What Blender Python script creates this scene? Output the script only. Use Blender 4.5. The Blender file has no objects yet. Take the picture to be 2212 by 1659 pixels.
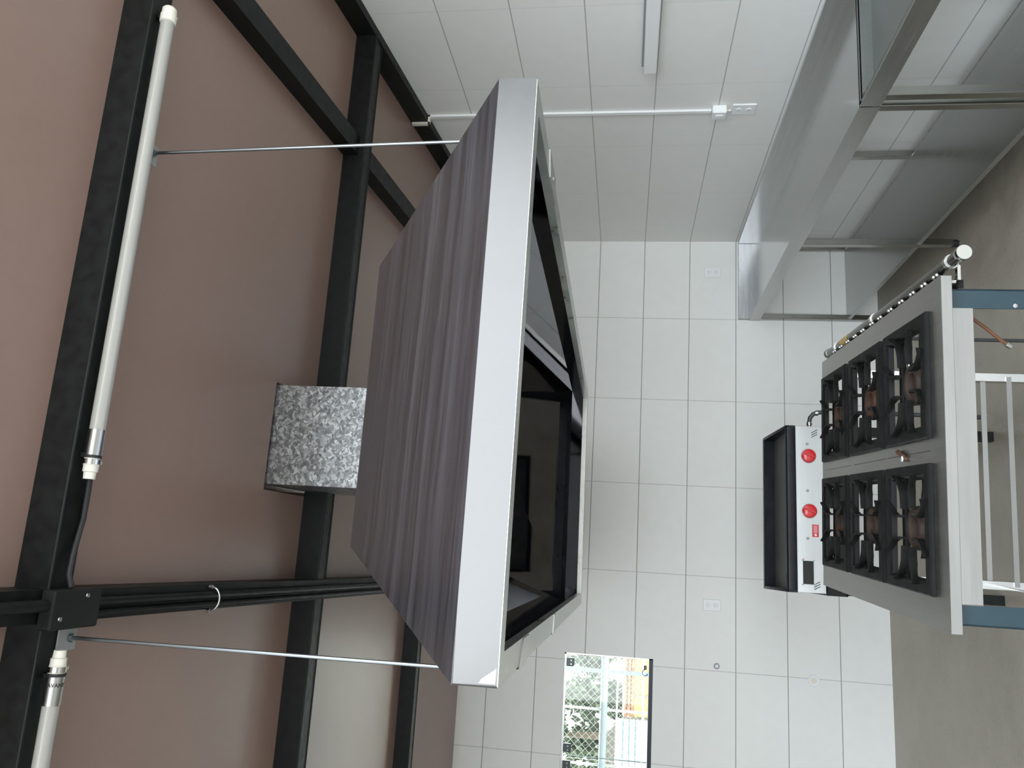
import bpy, bmesh, math, random
from mathutils import Vector, Matrix, Euler
rnd = random.Random(7)
sc = bpy.context.scene
COL = sc.collection
PI = math.pi

# ------------------------------------------------------------------ materials
def nt(name):
    m = bpy.data.materials.new(name); m.use_nodes = True
    t = m.node_tree
    b = next(n for n in t.nodes if n.type == 'BSDF_PRINCIPLED')
    return m, t, b

def simple(name, col, rough=.5, metal=0., spec=.5, coat=0.):
    m, t, b = nt(name)
    b.inputs['Base Color'].default_value = (*col, 1)
    b.inputs['Roughness'].default_value = rough
    b.inputs['Metallic'].default_value = metal
    b.inputs['Specular IOR Level'].default_value = spec
    b.inputs['Coat Weight'].default_value = coat
    return m

def node(t, typ, **kw):
    n = t.nodes.new(typ)
    for k, v in kw.items(): setattr(n, k, v)
    return n

def coords(t, scale=(1, 1, 1), kind='Object'):
    c = node(t, 'ShaderNodeTexCoord'); mp = node(t, 'ShaderNodeMapping')
    mp.inputs['Scale'].default_value = scale
    t.links.new(c.outputs[kind], mp.inputs['Vector'])
    return mp.outputs['Vector']

def noise(t, vec, scale, detail=3, rough=.5):
    n = node(t, 'ShaderNodeTexNoise')
    n.inputs['Scale'].default_value = scale; n.inputs['Detail'].default_value = detail
    n.inputs['Roughness'].default_value = rough
    t.links.new(vec, n.inputs['Vector']); return n.outputs['Fac']

def ramp(t, fac, stops):
    r = node(t, 'ShaderNodeValToRGB'); e = r.color_ramp.elements
    while len(e) < len(stops): e.new(.5)
    for i, (p, c) in enumerate(stops):
        e[i].position = p; e[i].color = (*c, 1) if len(c) == 3 else c
    t.links.new(fac, r.inputs['Fac']); return r.outputs['Color']

def math_(t, op, a, b=None, c=None):
    n = node(t, 'ShaderNodeMath', operation=op)
    for i, v in enumerate((a, b, c)):
        if v is None: continue
        if isinstance(v, (int, float)): n.inputs[i].default_value = v
        else: t.links.new(v, n.inputs[i])
    return n.outputs[0]

def maprange(t, v, a, b, c, d):
    n = node(t, 'ShaderNodeMapRange')
    t.links.new(v, n.inputs[0])
    for i, x in enumerate((a, b, c, d)): n.inputs[i + 1].default_value = x
    return n.outputs[0]

def bump(t, b, h, strength, dist=.01):
    n = node(t, 'ShaderNodeBump'); n.inputs['Strength'].default_value = strength
    n.inputs['Distance'].default_value = dist
    t.links.new(h, n.inputs['Height']); t.links.new(n.outputs['Normal'], b.inputs['Normal'])

def mix(t, fac, a, b):
    n = node(t, 'ShaderNodeMix', data_type='RGBA')
    t.links.new(fac, n.inputs[0])
    for i, v in ((6, a), (7, b)):
        if isinstance(v, tuple): n.inputs[i].default_value = (*v, 1)
        else: t.links.new(v, n.inputs[i])
    return n.outputs[2]

TW, TH = .6048, .33
def tile_mat(name, axis, off, zoff, vstrength, hs=.8):
    """white 33 x 60 cm ceramic tiles with thin grey joints, laid on one axis and height"""
    m, t, b = nt(name)
    v = coords(t); s = node(t, 'ShaderNodeSeparateXYZ'); t.links.new(v, s.inputs[0])
    def joint(out, o, size, w):
        f = math_(t, 'FRACT', math_(t, 'DIVIDE', math_(t, 'ADD', out, o + 200 * size), size))
        d = math_(t, 'MULTIPLY', math_(t, 'ABSOLUTE', math_(t, 'SUBTRACT', f, .5)), size)
        return maprange(t, math_(t, 'SUBTRACT', size / 2, d), w * .5, w, 1, 0)
    jh = joint(s.outputs['Z'], -zoff, TH, .0035)
    jv = math_(t, 'MULTIPLY', joint(s.outputs[axis], off, TW, .003), vstrength)
    j = math_(t, 'MAXIMUM', jh, jv)
    n1 = noise(t, v, 1.3, 3); n2 = noise(t, v, 14, 4)
    base = ramp(t, math_(t, 'ADD', math_(t, 'MULTIPLY', n1, .6), math_(t, 'MULTIPLY', n2, .4)),
                [(.3, (.77, .775, .75)), (.7, (.82, .825, .80))])
    c = mix(t, math_(t, 'MULTIPLY', j, hs), base, (.13, .13, .125))
    t.links.new(c, b.inputs['Base Color'])
    t.links.new(maprange(t, n2, .3, .7, .34, .46), b.inputs['Roughness'])
    b.inputs['Specular IOR Level'].default_value = .35
    bump(t, b, math_(t, 'SUBTRACT', 1, j), .25, .002)
    return m
M_BACK = tile_mat('back_wall_tile', 'X', .5988, 1.963, .55)
M_RIGHT = tile_mat('right_wall_tile', 'Y', .2011, 1.963, .22, .58)
M_PLAIN = simple('plain_wall', (.36, .36, .35), .6)

def concrete():
    m, t, b = nt('polished_concrete')
    v = coords(t); n1 = noise(t, v, 1.1, 4, .6); n2 = noise(t, v, 7, 5, .6); n3 = noise(t, v, 60, 3)
    a = math_(t, 'ADD', math_(t, 'MULTIPLY', n1, .5), math_(t, 'ADD', math_(t, 'MULTIPLY', n2, .35), math_(t, 'MULTIPLY', n3, .15)))
    c = ramp(t, a, [(.32, (.27, .235, .18)), (.5, (.385, .345, .275)), (.68, (.475, .43, .35))])
    vo = node(t, 'ShaderNodeTexVoronoi', feature='DISTANCE_TO_EDGE'); vo.inputs['Scale'].default_value = .55
    w = node(t, 'ShaderNodeVectorMath', operation='ADD')
    wn = node(t, 'ShaderNodeTexNoise'); wn.inputs['Scale'].default_value = 2.5; t.links.new(v, wn.inputs['Vector'])
    t.links.new(v, w.inputs[0]); t.links.new(wn.outputs['Color'], w.inputs[1]); t.links.new(w.outputs[0], vo.inputs['Vector'])
    crack = maprange(t, vo.outputs['Distance'], .0, .003, .16, 0)
    c = mix(t, crack, c, (.10, .09, .075))
    t.links.new(c, b.inputs['Base Color'])
    t.links.new(maprange(t, n2, .3, .7, .30, .5), b.inputs['Roughness'])
    bump(t, b, n3, .08, .002)
    return m
M_FLOOR = concrete()

def ceiling_mat():
    m, t, b = nt('ceiling_board')
    v = coords(t); n1 = noise(t, v, .9, 3); n2 = noise(t, v, 25, 3)
    a = math_(t, 'ADD', math_(t, 'MULTIPLY', n1, .7), math_(t, 'MULTIPLY', n2, .3))
    t.links.new(ramp(t, a, [(.3, (.28, .187, .155)), (.7, (.31, .207, .173))]), b.inputs['Base Color'])
    b.inputs['Roughness'].default_value = .33; b.inputs['Specular IOR Level'].default_value = .75
    return m
M_CEIL = ceiling_mat()

def black_paint():
    m, t, b = nt('black_painted_steel')
    v = coords(t); n = noise(t, v, 30, 3)
    t.links.new(ramp(t, n, [(.3, (.006, .007, .0065)), (.7, (.011, .013, .012))]), b.inputs['Base Color'])
    t.links.new(maprange(t, n, .3, .7, .36, .52), b.inputs['Roughness']); b.inputs['Specular IOR Level'].default_value = .2
    return m
M_BLACK = black_paint()

def steel(name, col, rlo, rhi, stretch, scale=1., bs=.03, dent=.0, colvar=.12):
    """stainless sheet, brushed along the axis whose stretch value is small"""
    m, t, b = nt(name)
    v = coords(t, stretch); n = noise(t, v, scale, 4, .6); nn = noise(t, v, scale * 6, 2, .6)
    v2 = coords(t); n2 = noise(t, v2, 3.0, 3, .5)
    f = math_(t, 'ADD', math_(t, 'MULTIPLY', n, .65), math_(t, 'MULTIPLY', nn, .35))
    lo = tuple(c * (1 - colvar) for c in col); hi = tuple(min(1, c * (1 + colvar)) for c in col)
    t.links.new(ramp(t, f, [(.35, lo), (.65, hi)]), b.inputs['Base Color'])
    b.inputs['Metallic'].default_value = 1
    t.links.new(maprange(t, f, .3, .7, rlo, rhi), b.inputs['Roughness'])
    h = nn
    if dent: h = math_(t, 'ADD', math_(t, 'MULTIPLY', nn, .15), math_(t, 'MULTIPLY', n2, dent))
    bump(t, b, h, bs, .01)
    return m
M_HOODF = steel('hood_sheet_brushed', (.36, .375, .42), .30, .46, (.35, 22, 22), 1., .04, 0, .2)
M_LIP = steel('hood_lip_steel', (.124, .122, .121), .28, .38, (2, 2, 2), 2.5, .04, .9, .05)
M_LIPIN = steel('hood_flange_steel', (.50, .51, .49), .24, .38, (4, 4, 4), 1.5, .012, .6, .12)
M_LINER = steel('hood_liner_polished', (.19, .192, .21), .03, .06, (1, 1, 1), .5, .03, 1.2, .05)
M_TABLE = steel('table_steel', (.50, .505, .50), .10, .17, (25, .6, 25), 1.5, .02, .5, .06)
M_TABLED = steel('shelf_steel', (.44, .445, .435), .20, .28, (25, .6, 25), 1.5, .02, .5, .06)
M_RANGE = steel('range_top_steel', (.44, .43, .41), .28, .42, (25, .8, 25), 1.5, .03, .3, .12)
M_FASCIA = steel('range_fascia_steel', (.32, .32, .318), .28, .38, (.6, 25, 12), 2, .03, .3, .06)
M_PANEL = steel('griddle_panel_steel', (.43, .44, .445), .30, .42, (.8, 25, 25), 2, .03, .2, .05)
M_CHROME = simple('chrome', (.48, .48, .47), .16, 1)
M_PIPE = steel('galvanised_pipe', (.20, .195, .185), .16, .30, (20, 1, 20), 2, .03, 0, .15)
M_ZINC = simple('zinc_plated_rod', (.27, .29, .30), .34, 1)
M_ALU = simple('aluminium', (.40, .40, .39), .3, 1)
M_LEG = steel('table_leg_steel', (.36, .355, .33), .16, .26, (25, 25, .6), 1.5, .02, .3, .06)
M_UPST = steel('upstand_steel', (.27, .275, .28), .20, .30, (.8, 6, 14), 2, .03, .5, .16)
M_RECESS = steel('recess_steel', (.27, .28, .27), .34, .42, (25, .6, 25), 1.5, .02, .3, .06)
M_MIRROR = simple('polished_bright_steel', (.8, .8, .8), .15, 1)

def galvanised():
    m, t, b = nt('galvanised_spangle')
    v = coords(t)
    wn = node(t, 'ShaderNodeTexNoise'); wn.inputs['Scale'].default_value = 45; t.links.new(v, wn.inputs['Vector'])
    w = node(t, 'ShaderNodeVectorMath', operation='MULTIPLY_ADD')
    t.links.new(wn.outputs['Color'], w.inputs[0]); w.inputs[1].default_value = (.035, .035, .035); t.links.new(v, w.inputs[2])
    vo = node(t, 'ShaderNodeTexVoronoi'); vo.inputs['Scale'].default_value = 100; t.links.new(w.outputs[0], vo.inputs['Vector'])
    s = node(t, 'ShaderNodeSeparateColor'); t.links.new(vo.outputs['Color'], s.inputs[0])
    t.links.new(ramp(t, s.outputs[0], [(.0, (.13, .135, .14)), (.5, (.23, .235, .232)), (1, (.46, .48, .48))]), b.inputs['Base Color'])
    b.inputs['Metallic'].default_value = .9
    t.links.new(maprange(t, s.outputs[1], 0, 1, .28, .55), b.inputs['Roughness'])
    bump(t, b, s.outputs[2], .35, .004)
    return m
M_GALV = galvanised()

def iron(name, a, bcol, r1, r2, rust=0., spec=.5):
    m, t, b = nt(name)
    v = coords(t); n = noise(t, v, 18, 5, .65); n2 = noise(t, v, 6, 3)
    c = ramp(t, n, [(.3, a), (.7, bcol)])
    if rust: c = mix(t, maprange(t, n2, .62 - rust * .3, .75 - rust * .3, 0, .85), c, (.12, .045, .02))
    t.links.new(c, b.inputs['Base Color']); t.links.new(maprange(t, n, .3, .7, r1, r2), b.inputs['Roughness'])
    bump(t, b, n, .15, .003); b.inputs['Specular IOR Level'].default_value = spec
    return m
M_IRON = iron('cast_iron', (.004, .0039, .0038), (.011, .0105, .010), .45, .65, 0., .14)
M_BURN = iron('burner_iron', (.024, .015, .012), (.055, .032, .022), .5, .75, .35)
M_GRID = iron('griddle_black_enamel', (.006, .007, .011), (.011, .012, .016), .28, .45, 0., .3)
M_PLATE = iron('griddle_plate', (.055, .055, .05), (.13, .13, .12), .45, .7)
M_WHITE = simple('white_plastic', (.82, .83, .83), .35)
M_CREAM = simple('cream_plastic', (.74, .71, .63), .4)
M_DIFF = simple('tube_diffuser', (.37, .36, .335), .22, 0, .5)
M_TEAL = iron('teal_paint', (.004, .021, .031), (.006, .027, .038), .35, .5)
M_RED = simple('red_plastic', (.60, .012, .018), .25, 0, .5, .3)
M_REDST = simple('red_sticker', (.55, .03, .04), .4)
M_STW = simple('sticker_white', (.75, .62, .62), .5)
M_RUB = simple('black_rubber', (.012, .012, .013), .6)
M_DARK = simple('dark_opening', (.012, .013, .010), .7)
M_COPPER = iron('copper_tube', (.10, .038, .018), (.16, .062, .03), .35, .5)
M_HOSE = simple('hose_rubber', (.04, .045, .045), .4)
M_GREYP = simple('grey_plastic', (.30, .31, .31), .5)
M_INK = simple('black_ink', (.02, .02, .02), .6)
M_ORANGE = simple('orange_plastic', (.62, .26, .03), .4)
M_YTAPE = simple('yellow_tape', (.62, .42, .10), .5)
M_YELLOW = simple('yellow_wall_paint', (.26, .215, .06), .7)
M_TERRA = simple('terracotta_pipe', (.20, .085, .045), .6)
M_BLUE = simple('blue_pole_paint', (.05, .10, .26), .5)
M_FENCE = simple('fence_galvanised', (.075, .098, .11), .6, 0)
M_WIRE = simple('fence_wire', (.17, .18, .175), .5, 0)
M_LEAF = iron('tree_leaves', (.022, .036, .016), (.055, .075, .03), .6, .8)
M_EARTH = iron('bank_earth', (.06, .052, .045), (.12, .105, .09), .8, .9, 0., .2)
M_BARK = simple('tree_bark', (.14, .10, .07), .9)
M_SHEET = simple('white_metal_sheet', (.17, .178, .185), .5)
M_GROUND = iron('bounce_gravel', (.60, .58, .54), (.72, .70, .65), .8, .9)  # unseen ground, made pale to bounce light up onto the ceiling
M_YARD = iron('low_bounce_yard', (.10, .098, .092), (.15, .146, .138), .8, .9)  # unseen yard ground, made dark to cut bounce from the front
M_FRAME = simple('dark_aluminium', (.03, .032, .038), .4, .6)
M_PATCH = simple('patch_fitting', (.05, .06, .06), .35, .7)

def glass():
    m = bpy.data.materials.new('window_glass'); m.use_nodes = True; t = m.node_tree
    t.nodes.clear()
    o = node(t, 'ShaderNodeOutputMaterial'); tr = node(t, 'ShaderNodeBsdfTransparent'); g = node(t, 'ShaderNodeBsdfGlossy')
    tr.inputs[0].default_value = (.93, .97, .95, 1); g.inputs['Roughness'].default_value = .02
    f = node(t, 'ShaderNodeFresnel'); f.inputs[0].default_value = 1.45
    mx = node(t, 'ShaderNodeMixShader')
    t.links.new(f.outputs[0], mx.inputs[0]); t.links.new(tr.outputs[0], mx.inputs[1]); t.links.new(g.outputs[0], mx.inputs[2])
    t.links.new(mx.outputs[0], o.inputs[0]); return m
M_GLASS = glass()
M_GEDGE = simple('glass_edge', (.16, .30, .27), .15, 0, .6)

# ------------------------------------------------------------------ mesh builder
class B:
    def __init__(s): s.bm = bmesh.new()
    def box(s, lo, hi, bev=0., mat=None):
        r = bmesh.ops.create_cube(s.bm, size=1)
        lo, hi = Vector(lo), Vector(hi); c = (lo + hi) / 2; d = hi - lo
        for v in r['verts']:
            v.co = Vector((v.co.x * d.x, v.co.y * d.y, v.co.z * d.z)) + c
        vs = r['verts']
        if bev:
            es = list({e for v in vs for e in v.link_edges})
            rr = bmesh.ops.bevel(s.bm, geom=es, offset=bev, segments=1, profile=.5, affect='EDGES')
            vs = list({v for f in rr['faces'] for v in f.verts} | {v for v in vs if v.is_valid})
        if mat is not None:
            for v in vs: v.co = mat @ v.co
        return s
    def prism(s, base, vec):
        """closed solid: polygon base swept along vec"""
        vec = Vector(vec)
        a = [s.bm.verts.new(Vector(p)) for p in base]; b = [s.bm.verts.new(Vector(p) + vec) for p in base]
        n = len(a); s.bm.faces.new(a); s.bm.faces.new(b[::-1])
        for i in range(n): s.bm.faces.new((a[i], b[i], b[(i + 1) % n], a[(i + 1) % n]))
        return s
    def hexa(s, a, b):
        """solid between two quads"""
        A = [s.bm.verts.new(Vector(p)) for p in a]; C = [s.bm.verts.new(Vector(p)) for p in b]
        s.bm.faces.new(A); s.bm.faces.new(C[::-1])
        for i in range(4): s.bm.faces.new((A[i], C[i], C[(i + 1) % 4], A[(i + 1) % 4]))
        return s
    def slab(s, quad, th):
        q = [Vector(p) for p in quad]; n = (q[1] - q[0]).cross(q[3] - q[0]).normalized() * th
        return s.hexa(q, [p + n for p in q])
    def tube(s, pts, r, seg=12, caps=True):
        pts = [Vector(p) for p in pts]; rings = []; prev = None
        for i, p in enumerate(pts):
            d = (pts[min(i + 1, len(pts) - 1)] - pts[max(i - 1, 0)]).normalized()
            up = Vector((0, 0, 1)) if abs(d.z) < .95 else Vector((1, 0, 0))
            if prev is None: x = d.cross(up).normalized()
            else: x = (prev - d * prev.dot(d)).normalized()
            prev = x; y = d.cross(x).normalized()
            rr = r[i] if isinstance(r, (list, tuple)) else r
            rings.append([s.bm.verts.new(p + (x * math.cos(2 * PI * k / seg) + y * math.sin(2 * PI * k / seg)) * rr) for k in range(seg)])
        for a, b in zip(rings, rings[1:]):
            for k in range(seg): s.bm.faces.new((a[k], a[(k + 1) % seg], b[(k + 1) % seg], b[k]))
        if caps: s.bm.faces.new(rings[0][::-1]); s.bm.faces.new(rings[-1])
        return s
    def lathe(s, prof, seg=32, mat=None, closed=False):
        """profile of (radius, height) revolved about z"""
        rings = []
        for (r, z) in prof:
            if r < 1e-6: rings.append([s.bm.verts.new((0, 0, z))])
            else: rings.append([s.bm.verts.new((r * math.cos(2 * PI * k / seg), r * math.sin(2 * PI * k / seg), z)) for k in range(seg)])
        pairs = list(zip(rings, rings[1:])) + ([(rings[-1], rings[0])] if closed else [])
        for a, b in pairs:
            for k in range(seg):
                k2 = (k + 1) % seg
                if len(a) == 1 and len(b) == 1: continue
                if len(a) == 1: s.bm.faces.new((a[0], b[k2], b[k]))
                elif len(b) == 1: s.bm.faces.new((a[k], a[k2], b[0]))
                else: s.bm.faces.new((a[k], a[k2], b[k2], b[k]))
        if mat is not None:
            for ring in rings:
                for v in ring: v.co = mat @ v.co
        return s
    def strip(s, path, zlo, zhi, th):
        """upright flat bar following a plan path (x, y), each point with its own bottom and top"""
        P = [Vector((p[0], p[1], 0)) for p in path]; L = []
        for i, p in enumerate(P):
            d = (P[min(i + 1, len(P) - 1)] - P[max(i - 1, 0)]).normalized(); n = Vector((-d.y, d.x, 0)) * th / 2
            lo, hi = zlo[i], zhi[i]
            L.append([s.bm.verts.new(p + q + Vector((0, 0, z))) for q, z in ((n, lo), (-n, lo), (-n, hi), (n, hi))])
        for a, b in zip(L, L[1:]):
            for k in range(4): s.bm.faces.new((a[k], a[(k + 1) % 4], b[(k + 1) % 4], b[k]))
        s.bm.faces.new(L[0][::-1]); s.bm.faces.new(L[-1])
        return s
    def obj(s, name, mat, parent=None, smooth=True):
        bmesh.ops.recalc_face_normals(s.bm, faces=s.bm.faces)
        me = bpy.data.meshes.new(name); s.bm.to_mesh(me); s.bm.free()
        me.materials.append(mat)
        if smooth:
            me.polygons.foreach_set('use_smooth', [True] * len(me.polygons))
            me.set_sharp_from_angle(angle=math.radians(35))
        o = bpy.data.objects.new(name, me); COL.objects.link(o)
        if parent is not None: o.parent = parent
        return o

def tag(o, label, cat, group=None):
    o['label'] = label; o['category'] = cat
    if group: o['group'] = group
    return o
def thing(name, label, cat, loc=(0, 0, 0), rotz=0., group=None):
    o = bpy.data.objects.new(name, None); COL.objects.link(o)
    o.location = loc; o.rotation_euler = (0, 0, rotz); o.empty_display_size = .1
    return tag(o, label, cat, group)
def struct(o): o['kind'] = 'structure'; return o
def dup(root, loc=None, label=None):
    r = root.copy(); COL.objects.link(r)
    if loc is not None: r.location = loc
    if label: r['label'] = label
    for ch in list(root.children):
        c = ch.copy(); COL.objects.link(c); c.parent = r
        for g in list(ch.children):
            d = g.copy(); COL.objects.link(d); d.parent = c
    return r
def TR(loc, rx=0, ry=0, rz=0): return Matrix.Translation(loc) @ Euler((rx, ry, rz)).to_matrix().to_4x4()

def ceil_z(y): return 2.82 - .08 * y

# ------------------------------------------------------------------ room shell
XL, YF = -4.45, -5.0
struct(B().box((XL - .2, -6.4, -.2), (.2, .2, 0)).obj('floor', M_FLOOR, smooth=False))
# back wall with the window opening
WX0, WX1, WZ0, WZ1 = -4.10, -2.974, 1.509, 2.100
b = B()
b.box((XL, 0, 0), (WX0, .14, 3.0)); b.box((WX1, 0, 0), (.14, .14, 3.0))
b.box((WX0, 0, 0), (WX1, .14, WZ0)); b.box((WX0, 0, WZ1), (WX1, .14, 3.0))
struct(b.obj('wall_back', M_BACK, smooth=False))
struct(B().prism([(0, .14, 0), (0, -6.2, 0), (0, -6.2, ceil_z(YF) + .02), (0, YF, ceil_z(YF) + .02), (0, .14, ceil_z(.14) + .02)], (.14, 0, 0)).obj('wall_right', M_RIGHT, smooth=False))
# unseen left wall, set close, grey and long to hold back side light
b = B()
b.box((XL - .14, -7.2, 0), (XL, .14, 3.2))
struct(b.obj('wall_left', M_PLAIN, smooth=False))
# sloping ceiling board with the square hole for the duct
HX0, HX1, HY0, HY1 = -2.172, -1.766, -2.852, -2.385
def cq(x0, x1, y0, y1, b):
    q = [(x0, y0, ceil_z(y0)), (x1, y0, ceil_z(y0)), (x1, y1, ceil_z(y1)), (x0, y1, ceil_z(y1))]
    b.hexa(q, [(x, y, z + .03) for x, y, z in q])
b = B()
X0, X1, Y0, Y1 = XL - .14, .14, YF - .14, 2.1  # far end is an unseen eave, added to keep sun out of the window
cq(X0, HX0, Y0, Y1, b); cq(HX1, X1, Y0, Y1, b); cq(HX0, HX1, Y0, HY0, b); cq(HX0, HX1, HY1, Y1, b)
struct(b.obj('ceiling', M_CEIL, smooth=False))
# black box added over the hole to block light and paint the gap dark
b = B(); b.box((HX0 - .1, HY0 - .1, 3.35), (HX1 + .1, HY1 + .1, 3.37))
for lo, hi in (((HX0 - .1, HY0 - .1), (HX0 - .08, HY1 + .1)), ((HX1 + .08, HY0 - .1), (HX1 + .1, HY1 + .1)), ((HX0 - .1, HY0 - .1), (HX1 + .1, HY0 - .08)), ((HX0 - .1, HY1 + .08), (HX1 + .1, HY1 + .1))):
    b.box((*lo, 3.085), (*hi, 3.36))
struct(b.obj('duct_light_block_1', M_DARK, smooth=False))

# ------------------------------------------------------------------ window 1 in the back wall
w = bpy.data.objects.new('window_1', None); COL.objects.link(w); struct(w)
b = B(); b.box((WX0, .015, WZ0), (WX1, .055, WZ0 + .026)); b.obj('bottom_channel', M_FRAME, w, False)
b = B(); b.box((WX0, .015, WZ1 - .012), (WX1, .055, WZ1)); b.box((WX1 - .010, .015, WZ0), (WX1, .055, WZ1)); b.obj('frame', M_ALU, w, False)
for (x0, x1) in ((-3.625, -2.992), (WX0, -3.640)):
    p = B().box((x0, .030, WZ0 + .020), (x1, .038, WZ1 - .014)).obj('glass_panel', M_GLASS, w, False)
    B().box((x0 - .004, .030, WZ0 + .03), (x0, .038, WZ1 - .014)).obj('glass_edge', M_GEDGE, p, False)
    for xc in (x1 - .045, x0 + .045):
        f = B().box((xc - .026, .020, WZ1 - .066), (xc + .026, .048, WZ1 - .014), .003).obj('patch_fitting', M_PATCH, p)
        bb = B()
        for dx in (-.012, .012): bb.lathe([(0, .003), (.004, .003), (.004, 0), (0, 0)], 10, TR((xc + dx, .020, WZ1 - .045), PI / 2))
        bb.obj('screw', M_CHROME, f)
    l = B(); l.box((x1 - .055, .018, WZ0 + .04), (x1 - .030, .030, WZ0 + .062), .002)
    l.tube([(x1 - .075 + .02 * math.cos(a), .02, WZ0 + .05 + .018 * math.sin(a)) for a in [i * .5 for i in range(10)]], .003, 6)
    l.obj('latch', M_PATCH, p)

# ------------------------------------------------------------------ black roof steel
def bar_x(name, x0, x1, y0, y1, h, label, lipdir=1):
    """channel along x hanging h below the ceiling"""
    t = B(); z0, z1 = ceil_z(y0), ceil_z(y1); zb = min(z0, z1) - h if lipdir else 0
    base = [(x0, y0, z0), (x0, y0, zb), (x0, y1, zb), (x0, y1, z1)]
    t.prism(base, (x1 - x0, 0, 0))
    for y in (y0 + .004, y1 - .004): t.tube([(x0, y, zb), (x1, y, zb)], .004, 8)
    return tag(t.obj(name, M_BLACK), label, 'beam', 'black roof beams')
b1 = bar_x('roof_beam', XL, -.03, -3.905, -3.825, .079, 'wide black steel roof beam carrying the white tube lamps', )
bar_x('roof_beam', XL, -.03, -2.532, -2.437, .085, 'black steel roof beam running just behind the silver duct')
bar_x('roof_beam', XL, -.03, -1.185, -1.100, .075, 'black steel roof beam nearest the tiled back wall')
def rafter(x0, x1, y0, y1, h, label):
    base = [(x0, y0, ceil_z(y0)), (x1, y0, ceil_z(y0)), (x1, y0, ceil_z(y0) - h), (x0, y0, ceil_z(y0) - h)]
    q = [(x, y1, z - ceil_z(y0) + ceil_z(y1)) for x, _, z in base]
    return tag(B().hexa(base, q).obj('roof_rafter', M_BLACK), label, 'beam', 'black roof rafters')
rafter(-.042, -.0015, YF, -.01, .094, 'black steel rafter along the top of the right tiled wall')
rafter(-.648, -.560, YF, -.01, .070, 'slanting black rafter crossing between the duct and the right wall')
rafter(-2.572, -2.497, YF, -.01, .100, 'black rafter with two thin conduits clipped beneath it')

# conduits under the left rafter
def crz(y, off): return ceil_z(y) - .1 - off
for k, (x, off, lab) in enumerate(((-2.528, .013, 'black conduit under the rafter, the one nearer the duct'), (-2.555, .012, 'black conduit under the rafter, the one farther from the duct'))):
    tag(B().tube([(x, y, crz(y, off)) for y in (-3.80, -3.0, -2.0, -1.2, -.05)], .011 - .003 * k, 12).obj('conduit', M_BLACK), lab, 'pipe', 'conduits under the rafter')
tag(B().tube([(-2.530, y, crz(y, .022)) for y in (-4.95, -4.4, -3.93)], .014, 12).obj('conduit', M_BLACK), 'thick black conduit entering the junction box from the camera side', 'pipe', 'conduits under the rafter')
t = thing('pipe_clamp', 'pale metal clip holding the conduits to the black rafter', 'clip', (-2.54, -3.28, crz(-3.28, 0)))
B().tube([(.034 * math.cos(a) + .0, 0, -.014 + .026 * math.sin(a)) for a in [-PI - .2 + i * (PI + .4) / 12 for i in range(13)]], .0035, 8).obj('strap', M_ALU, t)
for dx in (-.035, .035): B().lathe([(0, -.012), (.006, -.012), (.006, 0), (0, 0)], 10, TR((dx, 0, -.002))).obj('screw', M_ALU, t)
t = thing('junction_box', 'black junction box where the rafter crosses the lamp beam', 'box', (-2.54, -3.86, 3.0))
B().box((-.045, -.085, -.005), (.045, .085, .0300), .004).obj('body', M_BLACK, t)
for p in ((-.02, -.055), (.03, .03)): B().lathe([(0, -.004), (.005, -.003), (.006, 0), (0, 0)], 10, TR((p[0], p[1], -.004))).obj('screw', M_ALU, t)
tag(B().tube([(-2.235, -3.852, 3.026), (-2.26, -3.845, 3.030), (-2.33, -3.833, 3.039), (-2.38, -3.842, 3.039), (-2.42, -3.852, 3.036), (-2.463, -3.862, 3.03), (-2.492, -3.86, 3.02)], .007, 10).obj('lamp_cable', M_RUB), 'black cable running from the long tube lamp to the junction box', 'cable')

z_beam = ceil_z(-3.825) - .079
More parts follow.
